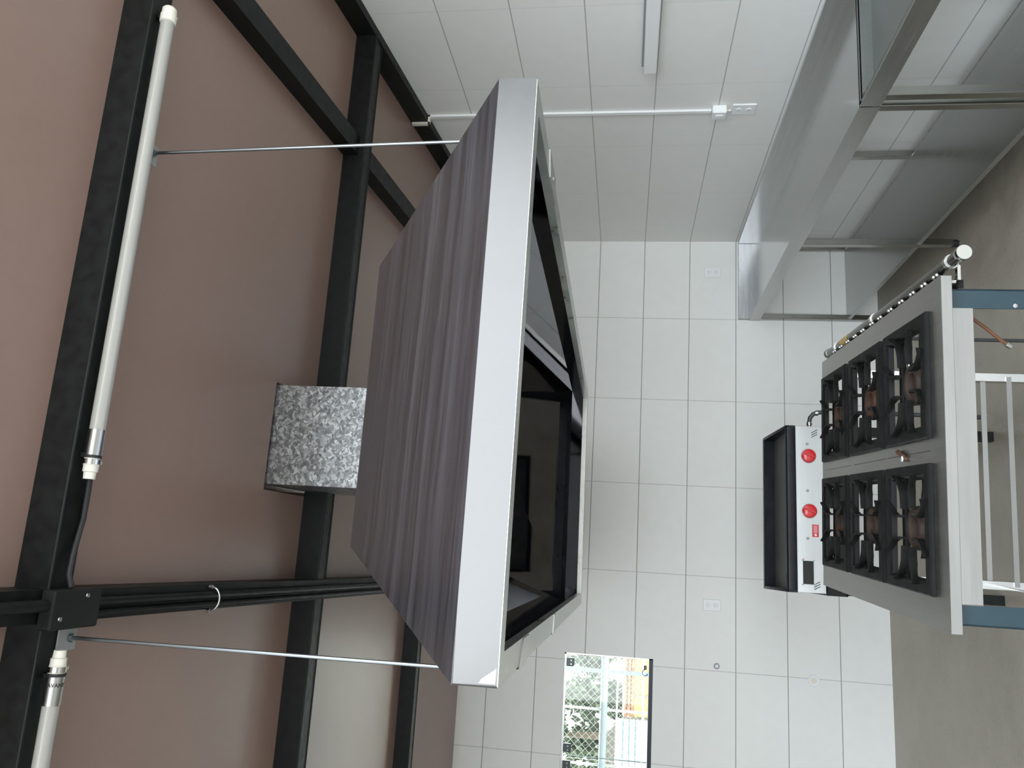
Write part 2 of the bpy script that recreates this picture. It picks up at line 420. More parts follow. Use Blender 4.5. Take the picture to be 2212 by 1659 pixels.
# ------------------------------------------------------------------ tube lamps (switched off)
def tube_lamp(x0, x1, y, z, label, fit0, fit1, mark):
    """x0 = right end, x1 = left end"""
    t = thing('tube_lamp', label, 'lamp', ((x0 + x1) / 2, y, z), 0, 'white tube lamps under the wide beam')
    L = (x0 - x1) / 2; R = .0185; RX = lambda x: TR((x, 0, 0), 0, PI / 2)
    B().lathe([(0, -L + .02), (R, -L + .02), (R, L - .02), (0, L - .02)], 28, RX(0)).obj('tube', M_DIFF, t)
    for s, fit in ((1, fit0), (-1, fit1)):
        e = s * L
        def lx(prof, name, mat, par=t):
            return B().lathe([(r, h * s) for r, h in prof], 28, RX(e)).obj(name, mat, par)
        if fit == 'band':
            bd = lx([(R + .0015, -.012), (R + .0015, -.075), (R - .002, -.075), (R - .002, -.012)], 'metal_band', M_ALU)
            lx([(R + .002, -.005), (R + .002, -.012), (R - .003, -.012), (R - .003, -.005)], 'seal_ring', M_RUB)
            cap = lx([(R, -.005), (R, .012), (R - .001, .014), (R - .001, .028), (R - .004, .030), (R - .005, .046), (0, .046)], 'end_cap', M_CREAM)
            lx([(R + .003, -.002), (R + .003, .010), (R - .001, .010), (R - .001, -.002)], 'clip_band', M_CHROME)
            if mark:
                cu = bpy.data.curves.new('brand_lettering', 'FONT'); cu.body = mark; cu.size = .0122; cu.extrude = .0002; cu.offset = .00025
                cu.align_x = 'CENTER'; cu.align_y = 'CENTER'
                tmp = bpy.data.objects.new('tmp', cu); COL.objects.link(tmp)
                me = bpy.data.meshes.new_from_object(tmp.evaluated_get(bpy.context.evaluated_depsgraph_get()))
                bpy.data.objects.remove(tmp)
                # wrap the flat text round the band: text x -> angle, text y -> along the tube
                for v in me.vertices:
                    a = v.co.x / (R + .002); along = v.co.y
                    rr = R + .0018 + v.co.z
                    phi = math.radians(229) + a
                    v.co = Vector((e - s * .030 + along * s, rr * math.cos(phi), rr * math.sin(phi)))
                me.materials.append(M_INK)
                lo = bpy.data.objects.new('brand_lettering', me); COL.objects.link(lo); lo.parent = bd
        else:
            cap = lx([(R, -.03), (R + .003, -.028), (R + .003, -.006), (R + .001, -.004), (R + .001, .012), (R - .004, .018), (0, .018)], 'end_cap', M_CREAM)
        B().lathe([(0, .0), (.006, .0), (.006, .008), (.003, .011), (0, .011)], 12, TR((e + s * .004, .018, -.004), -PI / 2)).obj('clip_stud', M_CREAM, t)
        B().box((e - s * .012 - .006, -.010, .012), (e - s * .012 + .006, .010, z_beam - z), .001).obj('bracket', M_BLACK, t)
    return t
tube_lamp(-.945, -2.190, -3.866, 3.0185, 'long white tube lamp under the wide beam, above the hood', 'plain', 'band', None)
tube_lamp(-2.680, -3.925, -3.862, 3.0185, 'white tube lamp left of the junction box, lettered on its band', 'band', 'plain', 'AVANT')

# ------------------------------------------------------------------ extractor hood
zh = 1.955
oc = [(-1.281, -4.026, zh), (-2.602, -4.078, zh), (-2.589, -1.194, 1.945), (-1.409, -1.179, zh)]   # right front, left front, left back, right back
OC = [Vector(p) for p in oc]; UP = Vector((0, 0, .088))
tc = [Vector(p) for p in ((-1.505, -3.402, 2.50), (-2.358, -3.411, 2.50), (-2.372, -1.83, 2.50), (-1.560, -1.82, 2.50))]
HC = Vector((-1.95, -2.6, 1.955))
hood = thing('extractor_hood', 'large stainless steel extractor hood hanging from rods over the range', 'extractor hood', HC)
H = lambda p: Vector(p) - HC
def inset(q, d):
    out = []; n = len(q)
    for i in range(n):
        p0, p1, p2 = q[i - 1], q[i], q[(i + 1) % n]
        e1 = (p1 - p0).normalized(); e2 = (p2 - p1).normalized()
        c = sum(q, Vector()) / n
        n1 = Vector((-e1.y, e1.x, 0)); n2 = Vector((-e2.y, e2.x, 0))
        if n1.dot(c - p1) < 0: n1 = -n1
        if n2.dot(c - p1) < 0: n2 = -n2
        bis = (n1 + n2).normalized(); out.append(p1 + bis * d / bis.dot(n1))
    return out
IN = inset(OC, .058); INT = inset(OC, .002)
names = ('front', 'left', 'back', 'right')
for i, nm in enumerate(names):
    a, b_ = OC[i], OC[(i + 1) % 4]; ia, ib = IN[i], IN[(i + 1) % 4]; ta, tb = INT[i], INT[(i + 1) % 4]
    lip = B()
    if i == 0:      # the front edge is knocked in at its left corner
        fr = [(0, 0), (.5, 0), (.84, 0), (.87, .0003), (.895, .001), (.92, .0021), (.94, .0033), (.96, .0049), (.975, .0063), (.99, .0079), (1, .0090)]
        q = lambda f, d, p, r: p + (r - p) * f + Vector((0, d, 0))
        rings = [[lip.bm.verts.new(H(p)) for p in (q(f, d, a, b_), q(f, d * .35, a, b_) + UP, q(f, d * .35, ta, tb) + UP, q(f, d, ta, tb))] for f, d in fr]
        for r0, r1 in zip(rings, rings[1:]):
            for k in range(4): lip.bm.faces.new((r0[k], r0[(k + 1) % 4], r1[(k + 1) % 4], r1[k]))
        lip.bm.faces.new(rings[0]); lip.bm.faces.new(rings[-1][::-1])
    else:
        lip.hexa([H(a), H(b_), H(b_ + UP), H(a + UP)], [H(ta), H(tb), H(tb + UP), H(ta + UP)])
    lo = lip.obj('lip', M_LIP, hood, i == 0); lo['label'] = f'bright vertical {nm} edge of the hood'
    d = Vector((0, 0, .002)); u = Vector((0, 0, .022))
    e_ = Vector((0, 0, -.0015))
    fl = B().hexa([H(p + e_) for p in (ta, tb, ib, ia)], [H(ta), H(tb), H(ib), H(ia)])
    IN2 = inset(OC, .060); fl.hexa([H(ia + e_), H(ib + e_), H(ib + u), H(ia + u)], [H(IN2[i] + e_), H(IN2[(i + 1) % 4] + e_), H(IN2[(i + 1) % 4] + u), H(IN2[i] + u)])
    fl.obj('gutter_flange', M_LIPIN, lo, False)
    p0, p1, p2, p3 = a + UP, b_ + UP, tc[(i + 1) % 4], tc[i]
    nrm = (p1 - p0).cross(p3 - p0).normalized(); cen = (p0 + p1 + p2 + p3) / 4
    if nrm.dot(cen - Vector((-1.95, -2.6, 2.1))) < 0: nrm = -nrm
    pan = B().hexa([H(p) for p in (p0, p1, p2, p3)], [H(p - nrm * .002) for p in (p0, p1, p2, p3)])
    po = pan.obj('sloping_panel', M_HOODF, hood, False); po['label'] = f'brushed sloping {nm} panel of the hood'
b = B().hexa([H(p) for p in tc], [H(p - Vector((0, 0, .002))) for p in tc]); b.obj('top_plate', M_HOODF, hood, False)
# polished inside skin, one mesh: lip insides and sloping insides
b = B()
K1 = inset(OC, .006); TI = inset(tc, .006)
lo4 = [b.bm.verts.new(H(p + Vector((0, 0, .004)))) for p in K1]; md4 = [b.bm.verts.new(H(p + UP)) for p in K1]; tp4 = [b.bm.verts.new(H(p - Vector((0, 0, .008)))) for p in TI]
for A_, C_ in ((lo4, md4), (md4, tp4)):
    for i in range(4): b.bm.faces.new((A_[i], A_[(i + 1) % 4], C_[(i + 1) % 4], C_[i]))
b.bm.faces.new(tp4)
ln = b.obj('inner_liner', M_LINER, hood, False); ln['label'] = 'polished inside of the hood'
# overlapping joint plates on the side flanges, with a screw
def joint_plate(i, f0, f1, screw):
    a, c = OC[i], OC[(i + 1) % 4]; ia, ic = IN[i], IN[(i + 1) % 4]
    P = lambda f, p, q: p + (q - p) * f
    dz = Vector((0, 0, -.0045))
    out = (a - ia).normalized() * .006
    q = [P(f0, a, c) + out, P(f1, a, c) + out, P(f1, ia, ic), P(f0, ia, ic)]
    bb = B().hexa([H(p + dz) for p in q], [H(p + dz * .4) for p in q])
    up = Vector((0, 0, .03))
    q2 = [P(f0, a, c) + out, P(f1, a, c) + out]
    o2 = out * .4
    bb.hexa([H(q2[0] + dz), H(q2[1] + dz), H(q2[1] + up), H(q2[0] + up)], [H(q2[0] + dz - o2), H(q2[1] + dz - o2), H(q2[1] + up - o2), H(q2[0] + up - o2)])
    o = bb.obj('joint_plate', M_LIPIN, hood, False)
    if screw:
        m_ = P((f0 + f1) / 2, (a + ia) / 2, (c + ic) / 2) + dz
        B().lathe([(0, -.005), (.005, -.004), (.007, 0), (0, 0)], 12, TR(H(m_))).obj('screw', M_CHROME, o)
joint_plate(3, 1 - .165, 1 - .105, True); joint_plate(1, .105, .145, False)
joint_plate(1, .40, .42, False)
# hanging nuts where the rods meet the hood
RODS = ((-1.335, -1.312, 2.101, 'thin zinc rod holding the right side of the hood'), (-2.613, -2.609, 2.050, 'thin zinc rod holding the left side of the hood'))
for xt, x, z, lab in RODS:
    B().box((x - HC.x - .014, -3.805 - .014 - HC.y, z - .012 - HC.z), (x - HC.x + .014, -3.805 + .014 - HC.y, z - .001 - HC.z), .001).obj('hanging_tab', M_LIPIN, hood)
    t = thing('hanger_rod', lab, 'rod', (x, -3.805, z), 0, 'zinc hanger rods')
    zt = z_beam - z; dx = xt - x
    B().tube([(0, 0, 0), (dx, 0, zt - .004)], .0045, 10).obj('rod', M_ZINC, t)
    B().box((dx - .030, -.040, zt - .005), (dx + .030, .026, zt - .0008), .001).obj('ceiling_plate', M_GREYP, t)
    B().lathe([(0, -.012), (.010, -.012), (.010, 0), (0, 0)], 6, TR((dx, 0, zt - .005))).obj('nut', M_ZINC, t)

dz0 = 2.5005
t = thing('exhaust_duct', 'square galvanised steel duct rising from the hood into the ceiling', 'duct', (-1.9625, -2.62, dz0))
B().box((-.1875, -.22, 0), (.1875, .22, 3.25 - dz0)).obj('duct_wall', M_GALV, t, False)
B().box((-.2, -.232, 0), (.2, .232, .012)).obj('base_flange', M_GALV, t, False)

# ------------------------------------------------------------------ gas range (local frame: x right, y away from the camera)
RZ = math.atan2(-.066, .998); RO = Vector((-2.482, -3.412, 0))
W_, D_, ZT = .936, 1.312, .900
rng = thing('gas_range', 'stainless six burner gas range on teal legs under the hood', 'gas range', RO, RZ)
gx = (.258, .682); gy = (.270, .675, 1.094); hx, hy = .150, .150
b = B()
xs = [0, gx[0] - hx, gx[0] + hx, gx[1] - hx, gx[1] + hx, W_]; ys = [0, gy[0] - hy, gy[0] + hy, gy[1] - hy, gy[1] + hy, gy[2] - hy, gy[2] + hy, D_]
for i in range(5):
    for j in range(7):
        if i in (1, 3) and j in (1, 3, 5): continue
        b.box((xs[i], ys[j], ZT - .002), (xs[i + 1], ys[j + 1], ZT))
bmesh.ops.remove_doubles(b.bm, verts=b.bm.verts, dist=1e-5)
b.obj('top_plate', M_RANGE, rng, False)
for k, yy in enumerate((.105, .478, .885)):
    B().box((.47, yy, ZT + .0002), (.4712, yy + (.36 if k < 2 else .39), ZT + .0008)).obj('seam', M_DARK, rng, False)
B().box((-.002, -.002, .8715), (W_ + .002, 0, ZT), .001).obj('front_edge', M_FASCIA, rng)
B().box((W_ - .0, 0, .8715), (W_ + .002, D_, ZT)).obj('right_edge', M_RANGE, rng, False)
B().box((-.002, 0, .8715), (0, D_, ZT)).obj('left_edge', M_RANGE, rng, False)
B().box((0, D_, .86), (W_, D_ + .002, ZT)).obj('rear_edge', M_RANGE, rng, False)
B().box((.068, .036, .806), (.858, .040, .897)).obj('apron_panel', M_FASCIA, rng, False)
# legs: teal angle at the front, steel at the rear
for s, x in ((1, .857), (-1, .017)):
    L = B(); L.box((x, .036, 0), (x + .054, .041, .898))
    xx = x + .049 if s > 0 else x
    L.box((xx, .036, 0), (xx + .005, .088, .898))
    lg = L.obj('leg', M_TEAL, rng, False); lg['label'] = 'teal painted front leg'
    if s > 0: B().lathe([(0, .004), (.006, .003), (.007, 0), (0, 0)], 10, TR((x + .008, .036, .70), PI / 2)).obj('rivet', M_CHROME, lg)
for x in (.866, .024):
    lg = B().box((x, D_ - .045, 0), (x + .036, D_ - .009, .898), .002).obj('leg', M_MIRROR, rng); lg['label'] = 'bright steel rear leg'
ml = B().box((.899, .640, 0), (.909, .652, .80)).obj('middle_post', M_RUB, rng, False)
for y0, z0 in ((D_ - .03, .258), (D_ - .05, .166)):
    B().box((.040, y0, z0), (.886, y0 + .004, z0 + .020)).obj('rear_rail', M_ALU, rng, False)
B().box((.030, .50, .180), (.034, D_ - .02, .205)).obj('side_rail', M_ALU, rng, False)
for x in (.05, .88): B().box((x, .04, .84), (x + .006, D_ - .01, .897)).obj('side_beam', M_RANGE, rng, False)
# burners with mixer tubes to the gas pipe
bur = None
for xi in gx:
    for yi in gy:
        bb = B().lathe([(.034, .866), (.034, .888), (.040, .893), (.056, .893), (.063, .886), (.063, .862), (.052, .850), (.038, .852)], 36, TR((xi, yi, 0)), True)
        bo = bb.obj('burner', M_BURN, rng)
        pp = B()
        for k in range(30):
            a = 2 * PI * k / 30; pp.box((-.001, -.0016, -.0022), (.001, .0016, .0022), 0, TR((xi + .0633 * math.cos(a), yi + .0633 * math.sin(a), .878), 0, 0, a))
        pp.obj('gas_ports', M_DARK, bo, False)
        B().lathe([(0, .858), (.034, .858), (.034, .866), (0, .868)], 24, TR((xi, yi, 0))).obj('burner_cup', M_IRON, bo)
        for dy in (-.122, .122): B().tube([(xi - .165, yi + dy, .872), (xi + .165, yi + dy, .872)], .011, 12).obj('burner_bar', M_IRON, bo)
    # mixer tubes run to the pipe on the right
for yi in gy:
    for xi, dy in ((gx[0], .02), (gx[1], -.02)):
        B().tube([(xi + .045, yi + dy, .852), (xi + .12, yi + dy, .846), (.94, yi + dy, .846)], [.017, .013, .012], 14).obj('mixer_tube', M_ALU if xi < .4 else M_IRON, rng)
for dy in (-.006, .012):
    B().tube([(.60, gy[0] + .075 + dy * 1.2, .872), (.80, gy[0] + .075 + dy * 1.2, .872)], .0028, 8).obj('pilot_tube', M_MIRROR, rng)
# gas manifold pipe on the right side
px, pz = .984, .862; 
mp = B().tube([(px, -.040, pz), (px, D_ + .03, pz)], .0165, 20).obj('gas_pipe', M_PIPE, rng)
B().lathe([(0, 0), (.0195, 0), (.0205, .002), (.0205, .020), (.018, .024), (0, .024)], 24, TR((px, -.062, pz), -PI / 2)).obj('end_cap', M_CHROME, mp)
B().lathe([(0, 0), (.0195, 0), (.0205, .002), (.0205, .024), (.018, .026), (0, .026)], 24, TR((px, D_ + .02, pz), -PI / 2)).obj('end_cap', M_PIPE, mp)
for y in (.028, .70, 1.20):
    c = B().lathe([(.0168, -.008), (.0200, -.008), (.0200, .008), (.0168, .008)], 20, TR((px, y, pz), PI / 2), True)
    c.box((W_ - .004, y - .008, pz - .022), (px - .010, y + .008, pz - .014)); c.obj('pipe_clamp', M_CHROME, mp)
for i, y in enumerate((.100, .190, .285, .385, .490, .600, .690, .800, .900, 1.00, 1.10, 1.20)):
    vo_ = B().lathe([(0, -.006), (.006, -.006), (.0075, 0), (.0075, .010), (.005, .014), (0, .014)], 12, TR((px - .026, y, pz + .000), 0, PI / 2 * -.2)).tube([(px - .03, y, pz - .004), (px - .014, y, pz)], .006, 8).obj('valve', M_IRON, rng)
    vv = B()
    for dy in (-.011, .013): vv.lathe([(0, -.007), (.005, -.005), (.007, 0), (.005, .005), (0, .007)], 14, TR((px - .019, y + dy, pz + .014)))
    vv.obj('valve_bolts', M_CHROME, vo_)
B().box((.925, D_ + .004, .872), (.950, D_ + .034, .886), .003).obj('yellow_handle', M_ORANGE, rng)
B().lathe([(.0168, -.05), (.0176, -.05), (.0176, .05), (.0168, .05)], 18, TR((px, 1.06, pz), PI / 2), True).obj('yellow_tape', M_YTAPE, mp)
br = B().box((.912, .030, .842), (.940, .060, .848)).box((.912, .030, .830), (.935, .034, .848)).obj('pipe_bracket', M_IRON, rng, False)
B().lathe([(0, -.012), (.008, -.012), (.008, .008), (0, .008)], 6, TR((.930, .038, .857))).obj('bolt', M_ALU, br)
ct = B().tube([(.866, .12, .800), (.855, .13, .775), (.83, .14, .735), (.80, .15, .695), (.786, .155, .672)], .0048, 10).obj('copper_tube', M_COPPER, rng)
B().tube([(.786, .155, .674), (.778, .157, .660)], .008, 10).obj('fitting', M_ALU, ct)
pg = B().tube([(.459, .293, ZT + .0005), (.459, .293, ZT + .012)], .0075, 16).tube([(.466, .297, ZT + .008), (.484, .345, ZT + .008)], .007, 8).obj('metal_peg', M_BURN, rng)
B().tube([(.459, .293, ZT + .012), (.459, .293, ZT + .0135)], .0085, 18).obj('peg_cap', M_WHITE, pg)

# grates, one cast frame with eight prongs, then copies
def make_grate(label):
    t = thing('burner_grate', label, 'burner grate', RO, RZ, 'black cast iron grates on the gas range')
    ox, oy, ix, iy = .178, .182, .142, .142; z0, z1 = 0, .013
    f = B()
    def ring(z, x, y): return [f.bm.verts.new((sx * x, sy * y, z)) for sx, sy in ((-1, -1), (1, -1), (1, 1), (-1, 1))]
    loops = [ring(z0, ox, oy), ring(z1 - .004, ox, oy), ring(z1, ox - .004, oy - .004), ring(z1, ix + .006, iy + .006), ring(z1 - .006, ix, iy), ring(z1 - .020, ix - .006, iy - .006), ring(z1 - .022, ix, iy), ring(z0, ix + .006, iy + .006)]
    for A_, C_ in zip(loops, loops[1:] + loops[:1]):
        for i in range(4): f.bm.faces.new((A_[i], A_[(i + 1) % 4], C_[(i + 1) % 4], C_[i]))
    f.obj('frame', M_IRON, t, False)
    for k in range(4):
        rz = k * PI / 2
        for s in (-1, 1):
            n = 9; path, lo, hi = [], [], []
            for i in range(n):
                u = i / (n - 1); d = .152 - u * .098                                  # from the frame inwards
                off = s * (.032 + .046 * max(0, 1 - u * 1.5) ** 2)
                path.append((off, -d)); hi.append(z1 + .007 - .004 * u + (.006 if i == 0 else 0)); lo.append(z1 - .006 - .011 * min(1, u * 2.0))
            pr = B().strip(path, lo, hi, .0075); 
            for v in pr.bm.verts: v.co = Matrix.Rotation(rz, 4, 'Z') @ v.co
            pr.obj('prong', M_IRON, t)
    return t
RMAT = Matrix.Translation(RO) @ Matrix.Rotation(RZ, 4, 'Z')
g0 = None
GL = {(0, 0): 'black grate on the range at the front left, below the metal peg', (1, 0): 'black grate at the range front right, beside the capped gas pipe end',
      (0, 1): 'black grate in the middle of the left row of the range', (1, 1): 'black grate in the middle of the right row, by the gas pipe',
      (0, 2): 'black grate at the far left of the range, by the griddle drain slot', (1, 2): 'black grate at the far right of the range, by the griddle hose'}
for i in range(2):
    for j in range(3):
        loc = RMAT @ Vector((gx[i], gy[j], ZT + .0006))
        if g0 is None: g0 = make_grate(GL[i, j]); g0.location = loc
        else: dup(g0, loc, GL[i, j])

# ------------------------------------------------------------------ griddle on its black stand
GO = Vector((-2.046, -1.63, .775)); gw = .397
gr = thing('gas_griddle', 'countertop gas griddle with black pan and two red knobs behind the range', 'griddle', GO)
B().box((-gw, 0, .008), (gw, .43, .130), .003).obj('body', M_RANGE, gr)
cp = B().box((-gw, -.004, .004), (gw, .0, .133), .001).obj('control_panel', M_PANEL, gr)
pan = B()
# pan shell: front lip, tapered sides, raised back
zf0, zf1, zb1 = .134, .179, .212
def side(x0, x1):
    base = [(x0, -.006, zf0), (x0, -.010, zf1 - .006), (x0, .0, zf1), (x0, .40, zb1), (x0, .455, zb1), (x0, .455, zf0)]
    pan.prism(base, (x1 - x0, 0, 0))
side(-gw - .002, -gw + .012); side(gw - .012, gw + .002)
pan.prism([(-gw + .01, -.006, zf0), (-gw + .01, -.012, zf0 + .012), (-gw + .01, -.010, zf1 - .006), (-gw + .01, .0, zf1), (-gw + .01, .010, zf1), (-gw + .01, .014, zf0)], (2 * gw - .02, 0, 0))
pan.prism([(-gw + .01, .435, zf0), (-gw + .01, .425, zb1), (-gw + .01, .455, zb1), (-gw + .01, .455, zf0)], (2 * gw - .02, 0, 0))
pan.obj('pan', M_GRID, gr)
B().box((-gw + .01, .012, .140), (gw - .01, .44, .155)).obj('cooking_plate', M_PLATE, gr, False)
sp = B(); sp.box((-gw + .055, .03, .1555), (-gw + .085, .09, .166), .002); sp.obj('grease_spout', M_IRON, gr)
for x in (.251, -.015):
    k = B().lathe([(.0, .026), (.022, .026), (.030, .022), (.034, .010), (.035, 0), (0, 0)], 32, TR((x, -.004, .073), PI / 2))
    ko = k.obj('knob', M_RED, gr)
    B().box((-.005, -.010, -.026), (.005, 0, .026), .002, TR((x, -.028, .073), 0, .35)).obj('grip', M_RED, ko)
for x, z in ((.310, .078), (.082, .080), (-.145, .083)):
    B().lathe([(0, .003), (.004, .004), (.0068, .002), (.0068, 0), (0, 0)], 14, TR((x, -.004, z), PI / 2)).obj('screw', M_GREYP, gr)
st = B().box((-.137, -.0046, .032), (-.078, -.004, .062)).obj('warning_sticker', M_REDST, gr, False)
q = B()
for z in (.040, .046, .052): q.box((-.118, -.0050, z), (-.082, -.0046, z + .0022))
q.lathe([(0, .0004), (.006, .0004), (.006, 0), (0, 0)], 14, TR((-.127, -.0046, .047), PI / 2)); q.obj('sticker_marks', M_STW, st, False)
mk = B().box((-.254, -.0046, .104), (-.240, -.004, .1065)).box((-.2425, -.0046, .098), (-.240, -.004, .1065)).obj('red_mark', M_REDST, gr, False)
dr = B().box((-.358, -.0050, .058), (-.250, -.0042, .110)).obj('drain_slot', M_DARK, gr, False)
q = B().box((-.362, -.007, .108), (-.246, -.004, .112)).box((-.362, -.007, .055), (-.246, -.004, .059)).box((-.250, -.007, .055), (-.246, -.004, .112)).box((-.362, -.007, .055), (-.358, -.004, .112))
q.obj('rim', M_PANEL, dr, False)
vs = B()
for s in (1, -1):
    for i in range(3): vs.box((-.016, -.0006, -.0016), (.016, .0002, .0016), 0, TR((s * .362 + i * .011 - .011, -.0042, .044 - 0), 0, 1.05 * 1))
vs.obj('vent_slots', M_DARK, gr, False)
for x in (-.36, .36):
    for y in (.04, .38): B().lathe([(0, 0), (.014, 0), (.016, .008), (0, .008)], 14, TR((x, y, .0005))).obj('foot', M_RUB, gr)

sd = thing('griddle_stand', 'black steel stand carrying the griddle behind the range', 'stand', (-2.046, -1.41, 0))
B().box((-.405, -.222, .68), (.408, .222, .774), .002).obj('top_frame', M_BLACK, sd)
for x in (-.400, .358):
    for y in (-.222, .18): B().box((x, y, 0), (x + .045, y + .045, .69)).obj('leg', M_BLACK, sd, False)
t = thing('gas_hose', 'short black gas hose curving from the griddle down behind the range', 'hose', (-1.6495, -1.60, .834))
B().tube([(.010, 0, .0), (.028, 0, .0), (.050, -.004, -.004), (.068, -.008, -.018), (.076, -.012, -.042), (.078, -.014, -.085), (.080, -.014, -.20), (.080, -.014, -.45), (.078, -.014, -.80)], .0105, 14).obj('hose', M_HOSE, t)
B().tube([(.0015, 0, 0), (.010, 0, 0)], .008, 12).obj('nipple', M_CHROME, t)
for p, r in (((.012, 0, 0), .0135), ((.020, 0, 0), .013)):
    B().tube([p, (p[0] + .006, 0, 0)], r, 14).obj('collar', M_CHROME, t)
B().tube([(.0715, -.0105, -.026), (.0745, -.0115, -.040)], .0128, 14).obj('collar', M_CHROME, t)

# ------------------------------------------------------------------ corner work table and the second table in front of it
TT = .883
def table(name, label, cat, y0, y1, legs_front, legs_rear, recess, rear_splash):
    t = thing(name, label, cat, (0, 0, 0))
    if not recess:
        B().box((-.600, y0, TT - .004), (-.022, y1, TT)).obj('table_top', M_TABLE, t, False)
    else:
        tp = B(); tp.box((-.585, y0 + .02, TT - .052), (-.03, y1 - .02, TT - .048)); tp.box((-.600, y0, TT - .004), (-.585, y1, TT)); tp.box((-.03, y0, TT - .004), (-.022, y1, TT)); tp.box((-.6, y1 - .02, TT - .004), (-.022, y1, TT)); tp.box((-.6, y0, TT - .004), (-.022, y0 + .02, TT))
        tp.box((-.5995, y0, TT - .05), (-.5975, y1, TT)); tp.box((-.587, y0 + .02, TT - .052), (-.585, y1 - .02, TT)); tp.box((-.032, y0 + .02, TT - .052), (-.03, y1 - .02, TT)); tp.box((-.585, y0 + .018, TT - .052), (-.03, y0 + .02, TT)); tp.box((-.585, y1 - .02, TT - .052), (-.03, y1 - .018, TT))
        tp.obj('recessed_top', M_RECESS, t, False)
    B().box((-.604, y0, TT - .076), (-.600, y1, TT + .0005)).obj('front_edge', M_TABLED, t, False)
    if not recess: B().box((-.600, y0, TT - .076), (-.022, y0 + .003, TT)).obj('end_edge', M_TABLED, t, False)
    B().box((-.022, y0, TT - .02), (-.004, y1, .958), .001).obj('rear_upstand', M_TABLE, t)
    if rear_splash: B().box((-.598, -.020, TT - .02), (-.023, -.004, .958), .001).obj('end_upstand', M_UPST, t)
    B().box((-.588, y0 + .01, .208), (-.060, y1 - .01, .212)).obj('undershelf', M_TABLED, t, False)
    B().box((-.590, y0 + .01, .190), (-.587, y1 - .01, .214)).obj('shelf_edge', M_PANEL, t, False)
    B().box((-.063, y0 + .01, .190), (-.060, y1 - .01, .214)).obj('shelf_edge', M_TABLED, t, False)
    for x, ys_ in ((-.597, legs_front), (-.075, legs_rear)):
        for y in ys_:
            L = B().box((x, y, .03), (x + .036, y + .038, TT - .005), .002).obj('leg', M_LEG, t)
            B().lathe([(0, 0), (.017, 0), (.020, .006), (.020, .034), (.013, .04), (0, .04)], 16, TR((x + .018, y + .019, 0))).obj('rubber_foot', M_RUB, L)
    return t
table('work_table', 'stainless corner work table with upstand along the right wall', 'table', -2.762, -.003, (-.042, -1.395, -2.758), (-.042, -1.395, -2.758), False, True)
table('sink_table', 'second stainless table with recessed top, nearest the camera at right', 'table', -4.75, -2.768, (-2.832, -4.74), (-2.832, -4.74), True, False)

# ------------------------------------------------------------------ wall fittings
def outlet(loc, rz, w, h, label):
    t = thing('wall_outlet', label, 'outlet', loc, rz, 'white duplex outlets')
    B().box((-w / 2, -.008, -h / 2), (w / 2, -.0005, h / 2), .003).obj('cover_plate', M_WHITE, t)
    for z in (-.025, .025):
        r = B().lathe([(0, .003), (.014, .003), (.016, .001), (.016, 0), (0, 0)], 24, TR((0, -.008, z), PI / 2)).obj('socket', M_WHITE, t)
        q = B()
        for dx in (-.006, .006): q.box((dx - .0012, -.0116, z + .001), (dx + .0012, -.0108, z + .009))
        q.lathe([(0, .0006), (.0025, .0006), (.0025, 0), (0, 0)], 10, TR((0, -.0110, z - .006), PI / 2)); q.obj('slots', M_GREYP, r, False)
    return t
outlet((-.241, 0, 1.140), 0, .078, .120, 'white outlet on the back wall above the corner table')
outlet((-2.599, 0, 1.130), 0, .076, .118, 'white outlet on the back wall left of the griddle')
outlet((0, -1.784, 1.172), -PI / 2, .092, .122, 'white outlet on the right wall below the switch box')
t = thing('light_switch', 'white surface switch box at the end of the wall raceway', 'switch', (0, -1.788, 1.298), -PI / 2)
B().box((-.036, -.045, -.037), (.036, -.0005, .037), .004).obj('box', M_WHITE, t)
B().box((-.012, -.049, -.020), (.012, -.044, .020), .002, TR((0, 0, 0), .0)).obj('rocker', M_WHITE, t)
B().tube([(0, -.012, -.037), (0, -.012, -.060)], .006, 10).obj('wire_sleeve', M_CREAM, t)
t = thing('cable_raceway', 'thin white cable raceway climbing the right wall over the rafter', 'raceway', (0, -1.776, 1.336))
rz_ = ceil_z(-1.776) - .094 - 1.336
B().box((-.014, -.012, 0), (-.001, .012, rz_ - .001), .001).obj('wall_run', M_WHITE, t)
B().box((-.056, -.012, rz_ - .014), (-.001, .012, rz_ - .001), .001).obj('beam_run', M_CREAM, t)
B().box((-.056, -.012, rz_ - .014), (-.0435, .012, rz_ + .088), .001).obj('rafter_run', M_CREAM, t)
t = thing('wall_batten', 'long white rectangular batten mounted high on the right wall', 'light fitting', (0, -2.20, 1.668))  # white box on the wall, use unknown, gives no light
B().box((-.062, -1.25, -.031), (-.006, 0, .031), .004).obj('housing', M_WHITE, t)
B().box((-.008, -1.26, -.037), (-.0015, .02, .040), .001).obj('back_plate', M_GREYP, t)

t = thing('pipe_outlet', 'small round capped pipe hole in the back wall under the window', 'pipe', (-2.986, 0, 1.096))
B().lathe([(.011, .010), (.017, .010), (.019, .006), (.019, .0005), (.011, .0005)], 24, TR((0, 0, 0), PI / 2), True).obj('collar', M_GREYP, t)
B().lathe([(0, .004), (.0115, .004), (.0115, .0006), (0, .0006)], 20, TR((0, 0, 0), PI / 2)).obj('plug', M_WHITE, t)
t = thing('drain_outlet', 'white round drain flange low on the back wall', 'drain', (-3.028, 0, .483))
B().lathe([(.020, .004), (.034, .005), (.038, .002), (.038, .0005), (.020, .0005)], 28, TR((0, 0, 0), PI / 2), True).obj('flange', M_WHITE, t)
B().lathe([(0, .0015), (.021, .0015), (.021, .0006), (0, .0006)], 24, TR((0, 0, 0), PI / 2)).obj('pipe_end', M_CREAM, t)

